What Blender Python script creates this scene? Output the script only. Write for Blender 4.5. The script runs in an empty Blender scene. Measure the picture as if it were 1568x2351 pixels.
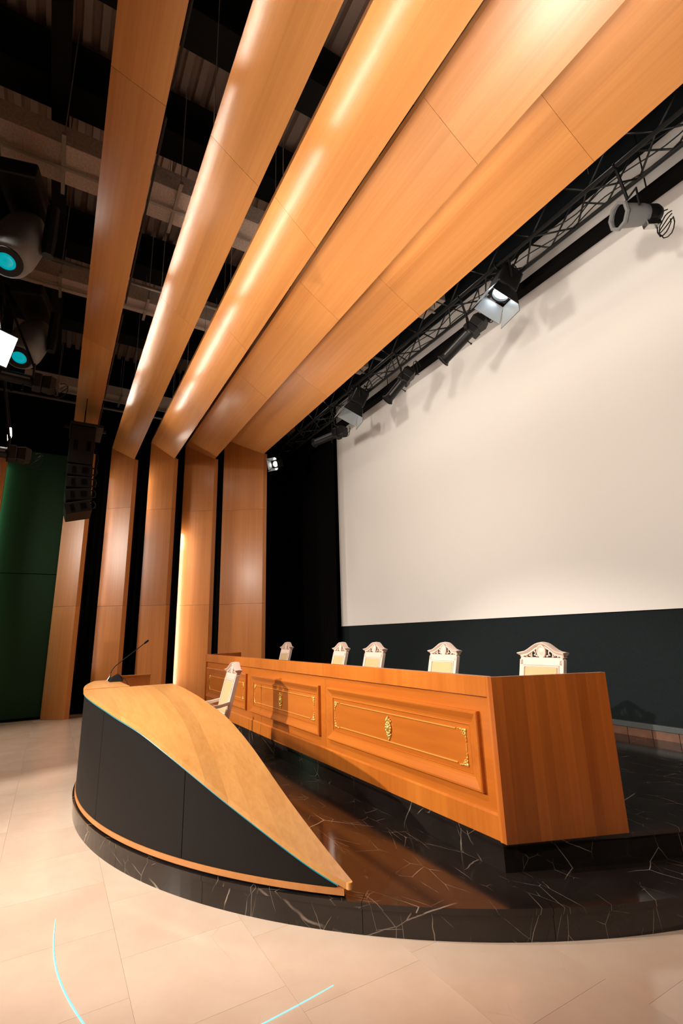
import bpy, bmesh, math, random
import numpy as np
from mathutils import Vector, Matrix, Quaternion

random.seed(7)
scene = bpy.context.scene
COL = scene.collection

# ------------------------------------------------------------------ camera
H = 1.5
R = ((0.5008983046526176, 0.8650713649821504, -0.027430309587250245),
     (-0.22410431310776918, 0.09901979587237805, -0.9695217052092683),
     (-0.8359893212491583, 0.49177902915162164, 0.2434650719180476))
cam = bpy.data.cameras.new('camera')
cam.sensor_fit = 'AUTO'; cam.sensor_width = 36.0
cam.lens = 1112.66 / 2351.0 * 36.0
cam.clip_start = 0.05; cam.clip_end = 200
camo = bpy.data.objects.new('camera', cam); COL.objects.link(camo)
rt, dn, fw = [Vector(v) for v in R]
m = Matrix((rt, -dn, -fw)).transposed().to_4x4()
m.translation = Vector((0, 0, H))
camo.matrix_world = m
scene.camera = camo

# ------------------------------------------------------------------ world, exposure
w = bpy.data.worlds.new('world'); scene.world = w; w.use_nodes = True
bg = w.node_tree.nodes['Background']
bg.inputs[0].default_value = (0.9, 0.75, 0.6, 1); bg.inputs[1].default_value = 0.015
vs = scene.view_settings
vs.view_transform = 'Standard'; vs.look = 'None'; vs.gamma = 1.0; vs.use_curve_mapping = False
vs.exposure = 0.0

WARM = (1.0, 0.90, 0.79)
def spot(name, loc, target, power, angle, blend=0.5, size=0.12, color=WARM):
    l = bpy.data.lights.new(name, 'SPOT'); l.energy = power; l.color = color
    l.spot_size = math.radians(angle); l.spot_blend = blend; l.shadow_soft_size = size
    o = bpy.data.objects.new(name, l); COL.objects.link(o)
    o.location = loc
    o.rotation_euler = (Vector(target) - Vector(loc)).to_track_quat('-Z', 'Y').to_euler()
    return o
# front-of-house spots on the auditorium side, aimed at the stage and the hall floor
spot('front_spot', (-6.2, -6.6, 4.7), (-4.9, 1.5, 0.2), 3500, 37, 0.45, 0.06)
spot('front_spot', (-2.2, -6.8, 5.2), (-2.9, 0.6, 0.0), 1400, 44, 0.8, 0.15)
spot('front_spot', (-9.8, -6.0, 5.0), (-9.0, 1.0, 0.0), 1300, 48, 0.8, 0.15)
spot('front_spot', (-9.4, -5.6, 4.6), (-11.4, 2.2, 2.8), 1150, 40, 0.8, 0.9)  # added unseen spot to brighten the wood columns
# added uplights out of view, brightening the timber beams from below
for bx_ in (-0.4, -2.6, -4.8, -7.0):
    spot('added_uplight', (bx_, -1.35, 0.35), (bx_ - 0.3, 3.2, 5.75), 1200 if bx_ > -6 else 650, 47, 0.7, 0.8)
# truss lamps pointing down at the lectern and the hall floor
spot('truss_spot', (-4.6, -1.3, 6.45), (-4.3, 1.3, 0.6), 950, 46, 0.8, 0.12)
spot('truss_spot', (-1.8, -1.3, 6.45), (-2.2, 1.2, 0.0), 210, 64, 0.8, 0.12)
spot('truss_spot', (-8.2, -1.3, 6.45), (-8.0, 0.6, 0.0), 240, 64, 0.8, 0.12)
# screen washers above the last beam and added unseen spots brightening the screen
for bx_ in (-2.2, -4.4, -6.6, -8.8):
    spot('screen_wash', (bx_, 4.2, 6.75), (bx_, 5.7, 3.9), 16, 120, 0.9, 0.12)
for bx_ in (-0.6, -3.6, -6.6):
    spot('screen_fill', (bx_, -1.15, 3.6), (bx_ - 1.3, 5.7, 3.0), 700, 80, 0.9, 0.2)

PANELS = [(-6.05, -0.97, 4.76)]
PANEL_DIR = (0.75, 0.45, -0.45)

# ------------------------------------------------------------------ helpers
def tag(o, label=None, cat=None, group=None, kind=None):
    if label: o['label'] = label
    if cat: o['category'] = cat
    if group: o['group'] = group
    if kind: o['kind'] = kind
    return o
def thing(name, loc, label, cat, group=None, rz=0.0):
    o = bpy.data.objects.new(name, None); COL.objects.link(o)
    o.empty_display_size = 0.1
    o.location = loc; o.rotation_euler = (0, 0, rz)
    return tag(o, label, cat, group)
class G:
    """collects vertices and faces"""
    def __init__(s): s.v = []; s.f = []
    def add(s, v, f):
        n = len(s.v); s.v += [tuple(map(float, p)) for p in v]; s.f += [tuple(i + n for i in q) for q in f]; return s
    def box(s, x0, x1, y0, y1, z0, z1):
        return s.add([(x0,y0,z0),(x1,y0,z0),(x1,y1,z0),(x0,y1,z0),(x0,y0,z1),(x1,y0,z1),(x1,y1,z1),(x0,y1,z1)],
                     [(0,3,2,1),(4,5,6,7),(0,1,5,4),(1,2,6,5),(2,3,7,6),(3,0,4,7)])
    def prism(s, poly, z0, z1):
        """poly: list of xy (ccw); z0/z1 scalars or lists"""
        n = len(poly)
        a = z0 if hasattr(z0, '__len__') else [z0]*n
        b = z1 if hasattr(z1, '__len__') else [z1]*n
        v = [(p[0],p[1],a[i]) for i,p in enumerate(poly)] + [(p[0],p[1],b[i]) for i,p in enumerate(poly)]
        f = [tuple(range(n-1,-1,-1)), tuple(range(n,2*n))] + [(i,(i+1)%n,n+(i+1)%n,n+i) for i in range(n)]
        return s.add(v, f)
    def tube(s, pts, r, n=8, cap=True):
        pts = [Vector(p) for p in pts]
        rr = r if hasattr(r, '__len__') else [r]*len(pts)
        up = None; v = []
        for i, p in enumerate(pts):
            d = (pts[min(i+1,len(pts)-1)] - pts[max(i-1,0)]).normalized()
            if up is None:
                up = Vector((0,0,1)) if abs(d.z) < 0.9 else Vector((1,0,0))
            a = d.cross(up)
            if a.length < 1e-5: a = d.orthogonal()
            a.normalize(); b = a.cross(d).normalized(); up = b
            for k in range(n):
                t = 2*math.pi*k/n
                v.append(p + (a*math.cos(t) + b*math.sin(t))*rr[i])
        f = []
        for i in range(len(pts)-1):
            for k in range(n):
                f.append((i*n+k, i*n+(k+1)%n, (i+1)*n+(k+1)%n, (i+1)*n+k))
        if cap:
            f.append(tuple(range(n-1,-1,-1))); f.append(tuple(range((len(pts)-1)*n, len(pts)*n)))
        return s.add(v, f)
    def loft(s, loops, closed=False, cap=True):
        n = len(loops[0]); v = [p for l in loops for p in l]; f = []
        m = len(loops)
        for i in range(m if closed else m-1):
            j = (i+1) % m
            for k in range(n):
                f.append((i*n+k, i*n+(k+1)%n, j*n+(k+1)%n, j*n+k))
        if cap and not closed:
            f.append(tuple(range(n-1,-1,-1))); f.append(tuple(range((m-1)*n, m*n)))
        return s.add(v, f)
    def blob(s, c, r, nu=8, nv=4, rot=0.0):
        """ellipsoid; rot turns it in the XZ plane"""
        cx,cy,cz = c; rx,ry,rz = r; v=[]; f=[]
        cr,sr = math.cos(rot), math.sin(rot)
        for i in range(nv+1):
            ph = math.pi*i/nv - math.pi/2
            for k in range(nu):
                t = 2*math.pi*k/nu
                x = rx*math.cos(ph)*math.cos(t); z = rz*math.cos(ph)*math.sin(t); y = ry*math.sin(ph)
                v.append((cx+x*cr-z*sr, cy+y, cz+x*sr+z*cr))
        for i in range(nv):
            for k in range(nu):
                f.append((i*nu+k, i*nu+(k+1)%nu, (i+1)*nu+(k+1)%nu, (i+1)*nu+k))
        return s.add(v, f)
    def xform(s, mat):
        s.v = [tuple(mat @ Vector(p)) for p in s.v]; return s
def mesh(name, g, mat, smooth=False):
    me = bpy.data.meshes.new(name); me.from_pydata(g.v, [], g.f)
    bm = bmesh.new(); bm.from_mesh(me); bmesh.ops.recalc_face_normals(bm, faces=bm.faces); bm.to_mesh(me); bm.free()
    me.materials.append(mat)
    if smooth:
        for p in me.polygons: p.use_smooth = True
        if smooth is not True:
            try: me.set_sharp_from_angle(angle=math.radians(smooth))
            except Exception: pass
    return me
def mk(name, g, mat, parent=None, smooth=False, bevel=0.0, loc=None, seg=2):
    me = g if isinstance(g, bpy.types.Mesh) else mesh(name, g, mat, smooth)
    o = bpy.data.objects.new(name, me); COL.objects.link(o)
    if parent is not None: o.parent = parent
    if loc is not None: o.location = loc
    if bevel:
        b = o.modifiers.new('bevel', 'BEVEL'); b.width = bevel; b.segments = seg; b.limit_method = 'ANGLE'; b.angle_limit = math.radians(35)
    return o
def struct(name, g, mat, **k):
    return tag(mk(name, g, mat, **k), kind='structure')
def copy_tree(o, parent=None):
    c = o.copy(); COL.objects.link(c); c.parent = parent
    for ch in o.children: copy_tree(ch, c)
    return c
def clip(poly, a, b, c):
    """keep a*x+b*y<=c"""
    out = []
    for i in range(len(poly)):
        p, q = poly[i], poly[(i+1)%len(poly)]
        dp, dq = a*p[0]+b*p[1]-c, a*q[0]+b*q[1]-c
        if dp <= 0: out.append(p)
        if dp*dq < 0:
            t = dp/(dp-dq); out.append((p[0]+(q[0]-p[0])*t, p[1]+(q[1]-p[1])*t))
    return out
def cell(poly, x0, x1, y0, y1):
    for h in ((-1,0,-x0),(1,0,x1),(0,-1,-y0),(0,1,y1)):
        poly = clip(poly, *h)
        if len(poly) < 3: return []
    return poly

# ------------------------------------------------------------------ materials
def mat_new(name):
    m = bpy.data.materials.new(name); m.use_nodes = True
    nt = m.node_tree; b = nt.nodes['Principled BSDF']
    return m, nt, b
def plain(name, col, rough=0.5, metal=0.0, spec=0.5, emit=None, estr=0.0, noise=0.0, nscale=40):
    m, nt, b = mat_new(name)
    b.inputs['Base Color'].default_value = (*col, 1); b.inputs['Roughness'].default_value = rough
    b.inputs['Metallic'].default_value = metal; b.inputs['Specular IOR Level'].default_value = spec
    if emit: b.inputs['Emission Color'].default_value = (*emit, 1); b.inputs['Emission Strength'].default_value = estr
    if noise:
        tc = nt.nodes.new('ShaderNodeTexCoord'); n = nt.nodes.new('ShaderNodeTexNoise'); n.inputs['Scale'].default_value = nscale
        n.inputs['Detail'].default_value = 4
        r = nt.nodes.new('ShaderNodeValToRGB')
        r.color_ramp.elements[0].position = 0.3; r.color_ramp.elements[1].position = 0.7
        r.color_ramp.elements[0].color = (*[c*(1-noise) for c in col], 1); r.color_ramp.elements[1].color = (*[min(1,c*(1+noise)) for c in col], 1)
        nt.links.new(tc.outputs['Object'], n.inputs['Vector']); nt.links.new(n.outputs['Fac'], r.inputs['Fac']); nt.links.new(r.outputs['Color'], b.inputs['Base Color'])
    return m
def wood(name, dark, light, stretch, rough=0.35, coat=0.0, vary=0.10, band=None, bump=0.02):
    """stretch: per-axis noise scale (small along the grain); band: extra wide strips (axis scale) """
    m, nt, b = mat_new(name); L = nt.links
    tc = nt.nodes.new('ShaderNodeTexCoord'); oi = nt.nodes.new('ShaderNodeObjectInfo')
    mp = nt.nodes.new('ShaderNodeMapping'); mp.inputs['Scale'].default_value = stretch
    off = nt.nodes.new('ShaderNodeVectorMath'); off.operation = 'MULTIPLY_ADD'
    comb = nt.nodes.new('ShaderNodeCombineXYZ')
    for i in range(3): L.new(oi.outputs['Random'], comb.inputs[i])
    off.inputs[1].default_value = (17, 23, 31)
    L.new(tc.outputs['Object'], off.inputs[2]); L.new(comb.outputs[0], off.inputs[0])
    L.new(off.outputs[0], mp.inputs['Vector'])
    n1 = nt.nodes.new('ShaderNodeTexNoise'); n1.inputs['Scale'].default_value = 1.0; n1.inputs['Detail'].default_value = 6; n1.inputs['Roughness'].default_value = 0.65
    n1.inputs['Distortion'].default_value = 0.4
    L.new(mp.outputs[0], n1.inputs['Vector'])
    mp2 = nt.nodes.new('ShaderNodeMapping'); mp2.inputs['Scale'].default_value = [s*0.18 for s in stretch]
    L.new(off.outputs[0], mp2.inputs['Vector'])
    n2 = nt.nodes.new('ShaderNodeTexNoise'); n2.inputs['Scale'].default_value = 1.0; n2.inputs['Detail'].default_value = 2
    L.new(mp2.outputs[0], n2.inputs['Vector'])
    mix = nt.nodes.new('ShaderNodeMath'); mix.operation = 'MULTIPLY_ADD'; mix.inputs[1].default_value = 0.55
    half = nt.nodes.new('ShaderNodeMath'); half.operation = 'MULTIPLY'; half.inputs[1].default_value = 0.45
    L.new(n1.outputs['Fac'], mix.inputs[0]); L.new(n2.outputs['Fac'], half.inputs[0]); L.new(half.outputs[0], mix.inputs[2])
    fac = mix.outputs[0]
    if band:
        mp3 = nt.nodes.new('ShaderNodeMapping'); mp3.inputs['Scale'].default_value = band
        L.new(off.outputs[0], mp3.inputs['Vector'])
        wn = nt.nodes.new('ShaderNodeTexWhiteNoise'); wn.noise_dimensions = '3D'
        fl = nt.nodes.new('ShaderNodeVectorMath'); fl.operation = 'FLOOR'
        L.new(mp3.outputs[0], fl.inputs[0]); L.new(fl.outputs[0], wn.inputs['Vector'])
        ma = nt.nodes.new('ShaderNodeMath'); ma.operation = 'MULTIPLY_ADD'; ma.inputs[1].default_value = 0.30
        sb = nt.nodes.new('ShaderNodeMath'); sb.operation = 'SUBTRACT'; sb.inputs[1].default_value = 0.15
        L.new(wn.outputs['Value'], ma.inputs[0]); L.new(fac, sb.inputs[0]); L.new(sb.outputs[0], ma.inputs[2]); fac = ma.outputs[0]
    ramp = nt.nodes.new('ShaderNodeValToRGB')
    ramp.color_ramp.elements[0].position = 0.28; ramp.color_ramp.elements[1].position = 0.72
    ramp.color_ramp.elements[0].color = (*dark, 1); ramp.color_ramp.elements[1].color = (*light, 1)
    L.new(fac, ramp.inputs['Fac'])
    hsv = nt.nodes.new('ShaderNodeHueSaturation')
    mr = nt.nodes.new('ShaderNodeMapRange'); mr.inputs['To Min'].default_value = 1-vary; mr.inputs['To Max'].default_value = 1+vary
    L.new(oi.outputs['Random'], mr.inputs['Value']); L.new(mr.outputs[0], hsv.inputs['Value']); L.new(ramp.outputs['Color'], hsv.inputs['Color'])
    L.new(hsv.outputs['Color'], b.inputs['Base Color'])
    b.inputs['Roughness'].default_value = rough
    b.inputs['Coat Weight'].default_value = coat; b.inputs['Coat Roughness'].default_value = 0.22
    bp = nt.nodes.new('ShaderNodeBump'); bp.inputs['Strength'].default_value = bump; bp.inputs['Distance'].default_value = 0.01
    L.new(n1.outputs['Fac'], bp.inputs['Height']); L.new(bp.outputs[0], b.inputs['Normal'])
    return m
def marble(name, base, base2, vein, scale, width, rough, mask=0.5, nscale=1.2, second=True, vary=0.0):
    m, nt, b = mat_new(name); L = nt.links
    tc = nt.nodes.new('ShaderNodeTexCoord')
    vec = tc.outputs['Object']
    oi = nt.nodes.new('ShaderNodeObjectInfo')
    if vary:
        comb = nt.nodes.new('ShaderNodeCombineXYZ')
        for i in range(3): L.new(oi.outputs['Random'], comb.inputs[i])
        off = nt.nodes.new('ShaderNodeVectorMath'); off.operation = 'MULTIPLY_ADD'; off.inputs[1].default_value = (37, 53, 11)
        L.new(comb.outputs[0], off.inputs[0]); L.new(vec, off.inputs[2]); vec = off.outputs[0]
    dn_ = nt.nodes.new('ShaderNodeTexNoise'); dn_.inputs['Scale'].default_value = 2.2; dn_.inputs['Detail'].default_value = 5
    L.new(vec, dn_.inputs['Vector'])
    va = nt.nodes.new('ShaderNodeVectorMath'); va.operation = 'MULTIPLY_ADD'; va.inputs[1].default_value = (0.06, 0.06, 0.06)
    L.new(dn_.outputs['Color'], va.inputs[0]); L.new(vec, va.inputs[2])
    def veins(sc, wd, seed):
        """thin long ridges of a stretched noise, broken up by a mask"""
        ad = nt.nodes.new('ShaderNodeVectorMath'); ad.operation = 'ADD'; ad.inputs[1].default_value = (seed, seed*1.7, seed*0.6)
        L.new(va.outputs[0], ad.inputs[0])
        rot = nt.nodes.new('ShaderNodeMapping')
        rot.inputs['Rotation'].default_value = (0.35+0.2*seed, 0.55-0.3*seed, 0.5+seed*1.3); rot.inputs['Scale'].default_value = (0.75, 1.7, 1.0)
        L.new(ad.outputs[0], rot.inputs['Vector'])
        vo = nt.nodes.new('ShaderNodeTexVoronoi'); vo.feature = 'DISTANCE_TO_EDGE'; vo.inputs['Scale'].default_value = sc
        L.new(rot.outputs[0], vo.inputs['Vector'])
        mr = nt.nodes.new('ShaderNodeMapRange'); mr.inputs['From Min'].default_value = wd*0.3; mr.inputs['From Max'].default_value = wd
        mr.inputs['To Min'].default_value = 1; mr.inputs['To Max'].default_value = 0
        L.new(vo.outputs['Distance'], mr.inputs['Value'])
        nm = nt.nodes.new('ShaderNodeTexNoise'); nm.inputs['Scale'].default_value = nscale*sc*0.9; nm.inputs['Detail'].default_value = 3
        L.new(ad.outputs[0], nm.inputs['Vector'])
        mk_ = nt.nodes.new('ShaderNodeMapRange'); mk_.inputs['From Min'].default_value = mask; mk_.inputs['From Max'].default_value = mask+0.16
        L.new(nm.outputs['Fac'], mk_.inputs['Value'])
        mu = nt.nodes.new('ShaderNodeMath'); mu.operation = 'MULTIPLY'; L.new(mr.outputs[0], mu.inputs[0]); L.new(mk_.outputs[0], mu.inputs[1])
        return mu.outputs[0]
    v = veins(scale, width, 0.0)
    if second:
        v2 = veins(scale*2.1, width*1.3, 1.15)
        v3 = veins(scale*3.7, width*1.7, 2.05)
        m3 = nt.nodes.new('ShaderNodeMath'); m3.operation = 'MAXIMUM'; L.new(v2, m3.inputs[0]); L.new(v3, m3.inputs[1]); v2 = m3.outputs[0]
        mx = nt.nodes.new('ShaderNodeMath'); mx.operation = 'MAXIMUM'; L.new(v, mx.inputs[0]); 
        sc_ = nt.nodes.new('ShaderNodeMath'); sc_.operation = 'MULTIPLY'; sc_.inputs[1].default_value = 0.8; L.new(v2, sc_.inputs[0]); L.new(sc_.outputs[0], mx.inputs[1]); v = mx.outputs[0]
    cl = nt.nodes.new('ShaderNodeTexNoise'); cl.inputs['Scale'].default_value = nscale*1.6; cl.inputs['Detail'].default_value = 7; cl.inputs['Roughness'].default_value = 0.6
    L.new(va.outputs[0], cl.inputs['Vector'])
    r = nt.nodes.new('ShaderNodeValToRGB'); r.color_ramp.elements[0].position = 0.35; r.color_ramp.elements[1].position = 0.7
    r.color_ramp.elements[0].color = (*base, 1); r.color_ramp.elements[1].color = (*base2, 1)
    L.new(cl.outputs['Fac'], r.inputs['Fac'])
    mixc = nt.nodes.new('ShaderNodeMix'); mixc.data_type = 'RGBA'
    L.new(v, mixc.inputs['Factor']); L.new(r.outputs['Color'], mixc.inputs[6]); mixc.inputs[7].default_value = (*vein, 1)
    out = mixc.outputs[2]
    if vary:
        hsv = nt.nodes.new('ShaderNodeHueSaturation')
        mr = nt.nodes.new('ShaderNodeMapRange'); mr.inputs['To Min'].default_value = 1-vary; mr.inputs['To Max'].default_value = 1+vary
        L.new(oi.outputs['Random'], mr.inputs['Value']); L.new(mr.outputs[0], hsv.inputs['Value']); L.new(out, hsv.inputs['Color']); out = hsv.outputs['Color']
    L.new(out, b.inputs['Base Color'])
    b.inputs['Roughness'].default_value = rough
    return m
M = {}
M['beam'] = wood('beam_veneer_along', (0.50, 0.185, 0.045), (0.66, 0.29, 0.085), (0.5, 34, 34), 0.32, 0.55, 0.05)
M['column'] = wood('column_veneer_upright', (0.46, 0.150, 0.032), (0.64, 0.245, 0.062), (30, 30, 0.5), 0.33, 0.12, 0.06)
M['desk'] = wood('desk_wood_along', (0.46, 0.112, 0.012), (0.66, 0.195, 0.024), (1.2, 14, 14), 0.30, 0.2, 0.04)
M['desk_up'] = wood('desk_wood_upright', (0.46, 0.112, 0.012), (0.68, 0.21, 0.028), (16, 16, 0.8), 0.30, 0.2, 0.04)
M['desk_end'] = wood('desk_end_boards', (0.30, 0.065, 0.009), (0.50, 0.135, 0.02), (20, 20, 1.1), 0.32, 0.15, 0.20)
M['lectern_top'] = wood('lectern_top_planks', (0.63, 0.275, 0.072), (0.84, 0.45, 0.145), (0.9, 30, 30), 0.33, 0.15, 0.14)
M['lectern_wood'] = wood('lectern_wood', (0.50, 0.19, 0.05), (0.66, 0.28, 0.08), (1.0, 26, 26), 0.36, 0.1, 0.04)
M['black_marble'] = marble('black_marble', (0.012, 0.009, 0.008), (0.026, 0.019, 0.016), (0.62, 0.50, 0.40), 1.1, 0.0034, 0.12, 0.50)
M['floor'] = marble('beige_marble', (0.74, 0.55, 0.42), (0.82, 0.65, 0.52), (0.68, 0.44, 0.29), 1.1, 0.005, 0.15, 0.62, 1.3, True, 0.03)
M['grout'] = plain('grout', (0.62, 0.47, 0.36), 0.7)
M['screen'] = plain('screen_cloth', (0.83, 0.785, 0.74), 0.9, spec=0.1)
M['screen_edge'] = plain('screen_border_cloth', (0.74, 0.66, 0.58), 0.9, spec=0.1)
M['dark_wall'] = plain('dark_wall_felt', (0.008, 0.0125, 0.0138), 0.85, spec=0.2, noise=0.15, nscale=60)
M['black'] = plain('black_cloth', (0.0035, 0.003, 0.003), 0.95, spec=0.05)
M['green'] = plain('green_wall_felt', (0.016, 0.050, 0.024), 0.85, spec=0.2, noise=0.12, nscale=80)
M['ledge'] = plain('ledge_grey', (0.075, 0.085, 0.085), 0.5)
M['skirt'] = plain('skirting_brown', (0.16, 0.075, 0.045), 0.45, noise=0.25, nscale=9)
M['panel'] = plain('charcoal_laminate', (0.009, 0.0072, 0.0064), 0.6, spec=0.2)
M['chair'] = plain('painted_cream_wood', (0.80, 0.62, 0.52), 0.38)
M['fabric'] = plain('gold_fabric', (0.62, 0.46, 0.24), 0.85, spec=0.15, noise=0.12, nscale=260)
M['gold'] = plain('gilt', (1.0, 0.68, 0.20), 0.32, 0.65)
M['bead'] = plain('gilt_bead', (0.90, 0.42, 0.09), 0.35, 0.4)
M['metal'] = plain('black_metal', (0.005, 0.0046, 0.0046), 0.5, spec=0.35)
M['metal_grey'] = plain('grey_metal', (0.13, 0.13, 0.13), 0.45, 0.3)
M['housing'] = plain('fixture_housing_grey', (0.20, 0.20, 0.20), 0.5)
M['steel'] = plain('bright_steel', (0.6, 0.6, 0.6), 0.25, 1.0)
M['duct'] = plain('duct_board', (0.44, 0.35, 0.29), 0.6, noise=0.2, nscale=45)
M['deck'] = plain('ceiling_deck', (0.45, 0.34, 0.28), 0.36, 0.3)
M['girder'] = plain('dark_girder', (0.006, 0.0055, 0.005), 0.8, spec=0.15)
M['wire'] = plain('steel_wire', (0.30, 0.27, 0.24), 0.4, 0.5)
M['rubber'] = plain('black_rubber', (0.004, 0.0038, 0.0036), 0.6, spec=0.25)
M['lens'] = plain('lens_glass', (0.03, 0.03, 0.04), 0.05, 0.0, 0.9)
M['led_cyan'] = plain('cyan_led', (0.0, 0.2, 0.25), 0.4, emit=(0.0, 0.30, 0.38), estr=0.55)
M['floor_glow'] = plain('cyan_floor_glow', (0.1, 0.5, 0.6), 0.4, emit=(0.12, 0.80, 1.0), estr=2.2)  # glowing stand-in for cyan light on the floor, no lamp there
M['led_green'] = plain('pale_green_led', (0.3, 0.6, 0.4), 0.4, emit=(0.45, 1.0, 0.62), estr=8.0)
M['glow_white'] = plain('lamp_glow_white', (0.9, 0.9, 0.9), 0.4, emit=(1.0, 0.95, 0.88), estr=6)
M['glow_blue'] = plain('lamp_glow_blue', (0.6, 0.7, 0.8), 0.3, emit=(0.75, 0.9, 1.0), estr=9)
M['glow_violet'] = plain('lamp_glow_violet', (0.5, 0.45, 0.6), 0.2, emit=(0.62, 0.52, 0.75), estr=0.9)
M['glow_teal'] = plain('lamp_glow_teal', (0.0, 0.3, 0.35), 0.2, emit=(0.0, 0.60, 0.70), estr=0.5)
M['door_in'] = plain('barn_door_inner', (0.45, 0.47, 0.48), 0.35, 0.4)

# ------------------------------------------------------------------ setting
Z1, Z2 = 0.148, 0.312         # lower and upper step heights
CX, CY, RS = -5.343, 4.223, 3.91
YW = 5.727                    # screen wall
XC = -5.517                   # stage axis
XLW = -12.1                   # side wall

fl = struct('floor', G().box(-13.2, 3.0, -8.5, 6.2, -0.12, -0.004), M['grout'])
P = 0.603
tile_me = {}
nt_ = 0
for j in range(-8, 7):
    y0 = 0.445 + P*j
    if y0 < -4.2 or y0 > 3.6: continue
    sh = [-2.38, -1.594][j % 2] + (0.12 if j % 4 > 1 else 0)
    for i in range(-17, 6):
        x0 = sh + P*i
        if x0 < -12.3 or x0 > 1.6: continue
        cx, cy = x0+P/2, y0+P/2
        if math.hypot(cx-CX, cy-CY) < RS-0.55: continue
        if cx > -0.3 and cy < -0.9: continue
        if cy < -0.9 - 0.0*cx and cx > -2.0: continue
        if cy < -2.2 and cx > -6: continue
        if nt_ >= 300: continue
        nt_ += 1
        if 'a' not in tile_me:
            d = 0.0005
            tile_me['a'] = mesh('floor_tile', G().box(d, P-d, d, P-d, -0.004, 0.0), M['floor'])
        mk('floor_tile', tile_me['a'], None, fl, loc=(x0, y0, 0))

# back wall, side walls, ceiling
struct('wall_back', G().box(-12.4, 3.0, YW, YW+0.15, 0, 9.2), M['dark_wall'])
struct('wall_left', G().box(XLW-0.5, XLW-0.4, -8.5, YW, 0, 9.2), M['black'])
gw = struct('wall_left_green', G().box(XLW-0.05, XLW-0.03, -8.0, -0.02, 0.0, 5.6), M['black'])
for y0, y1 in ((-1.5, -0.03), (-2.9, -1.7), (-4.6, -3.2)):
    mk('wall_panel', G().box(XLW-0.03, XLW, y0, y1, 0.05, 2.895), M['green'], gw)
    mk('wall_panel', G().box(XLW-0.03, XLW, y0, y1, 2.91, 5.6), M['green'], gw)
# corrugated ceiling deck, ribs along X
g = G(); prof = []
y = -4.0
while y < 6.0:
    prof += [(y, 8.55), (y+0.085, 8.55), (y+0.105, 8.66), (y+0.17, 8.66), (y+0.19, 8.55)]
    y += 0.19
v = [(-12.5, p[0], p[1]) for p in prof] + [(3.0, p[0], p[1]) for p in prof]
n = len(prof)
g.add(v, [(i, i+1, n+i+1, n+i) for i in range(n-1)])
struct('ceiling', g, M['deck'])

# skirting of blocks and grey ledge under the dark wall
sk = struct('baseboard_back', G().box(-9.8, -1.2, YW-0.012, YW, Z2, 0.402), M['metal'])
x = -9.7
bl = mesh('skirting_block', G().box(0.003, 0.267, -0.03, -0.012, 0, 0.086), M['skirt'])
while x < -1.5:
    mk('skirting_block', bl, None, sk, loc=(x, YW, Z2)); x += 0.27
struct('trim_1', G().box(-9.8, -1.2, YW-0.045, YW, 0.402, 0.46), M['ledge'], bevel=0.004)

# projection screen
SXL, SXR, SZB, SZT = -9.825, -1.21, 1.662, 7.12
sc = thing('projection_screen', (XC, YW, 0), 'huge cream projection screen filling the wall behind the long desk', 'screen')
mk('screen_cloth', G().box(SXL-XC+0.07, SXR-XC-0.07, -0.03, -0.002, SZB+0.0, SZT), M['screen'], sc)
mk('screen_border', G().box(SXL-XC, SXL-XC+0.0695, -0.03, -0.002, SZB, SZT), M['screen_edge'], sc)
mk('screen_border', G().box(SXR-XC-0.0695, SXR-XC, -0.03, -0.002, SZB, SZT), M['screen_edge'], sc)

# black batten hung in front of the screen
bt = thing('screen_batten', (XC, 5.27, 6.09), 'long black batten hanging across the top of the cream screen', 'batten')
mk('batten_bar', G().box(-5.2, 5.6, -0.075, 0.075, 0.0, 0.115), M['black'], bt, bevel=0.006)
for xx in (-4, -1.5, 1.0, 3.5):
    mk('hanger', G().tube([(xx, 0, 0.115), (xx, 0, 2.4)], 0.008, 6), M['metal'], bt)

# black drapes
def drape(name, x0, x1, y0, y1, z0, z1, label, amp=0.03, wl=0.14):
    L_ = math.hypot(x1-x0, y1-y0); n = max(8, int(L_/wl*6)); g = G(); nx, ny = -(y1-y0)/L_, (x1-x0)/L_
    top = []; 
    for i in range(n+1):
        t = i/n; a = amp*math.sin(t*L_/wl*2*math.pi + 0.8*math.sin(3*t)); top.append((x0+(x1-x0)*t+nx*a, y0+(y1-y0)*t+ny*a))
    v = []
    for o in (0.0, 0.006):
        for zz in (z0, z1):
            v += [(p[0]+nx*o, p[1]+ny*o, zz) for p in top]
    m_ = n+1; f = []
    for i in range(n):
        f += [(i, i+1, m_+i+1, m_+i), (2*m_+i, 2*m_+i+1, 3*m_+i+1, 3*m_+i), (i, i+1, 2*m_+i+1, 2*m_+i), (m_+i, m_+i+1, 3*m_+i+1, 3*m_+i)]
    f += [(0, m_, 3*m_, 2*m_), (n, m_+n, 3*m_+n, 2*m_+n)]
    o = mk(name, g.add(v, f), M['black'], smooth=60)
    tag(o, label, 'curtain')
    return o
drape('stage_curtain', -12.35, -9.75, 5.55, 5.55, 0.02, 8.4, 'black curtain hanging between the widest wood column and the screen')
drape('side_curtain', -12.38, -12.38, -0.02, 5.4, 0.02, 8.4, 'black curtain on the side wall seen between the wood columns')

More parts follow.
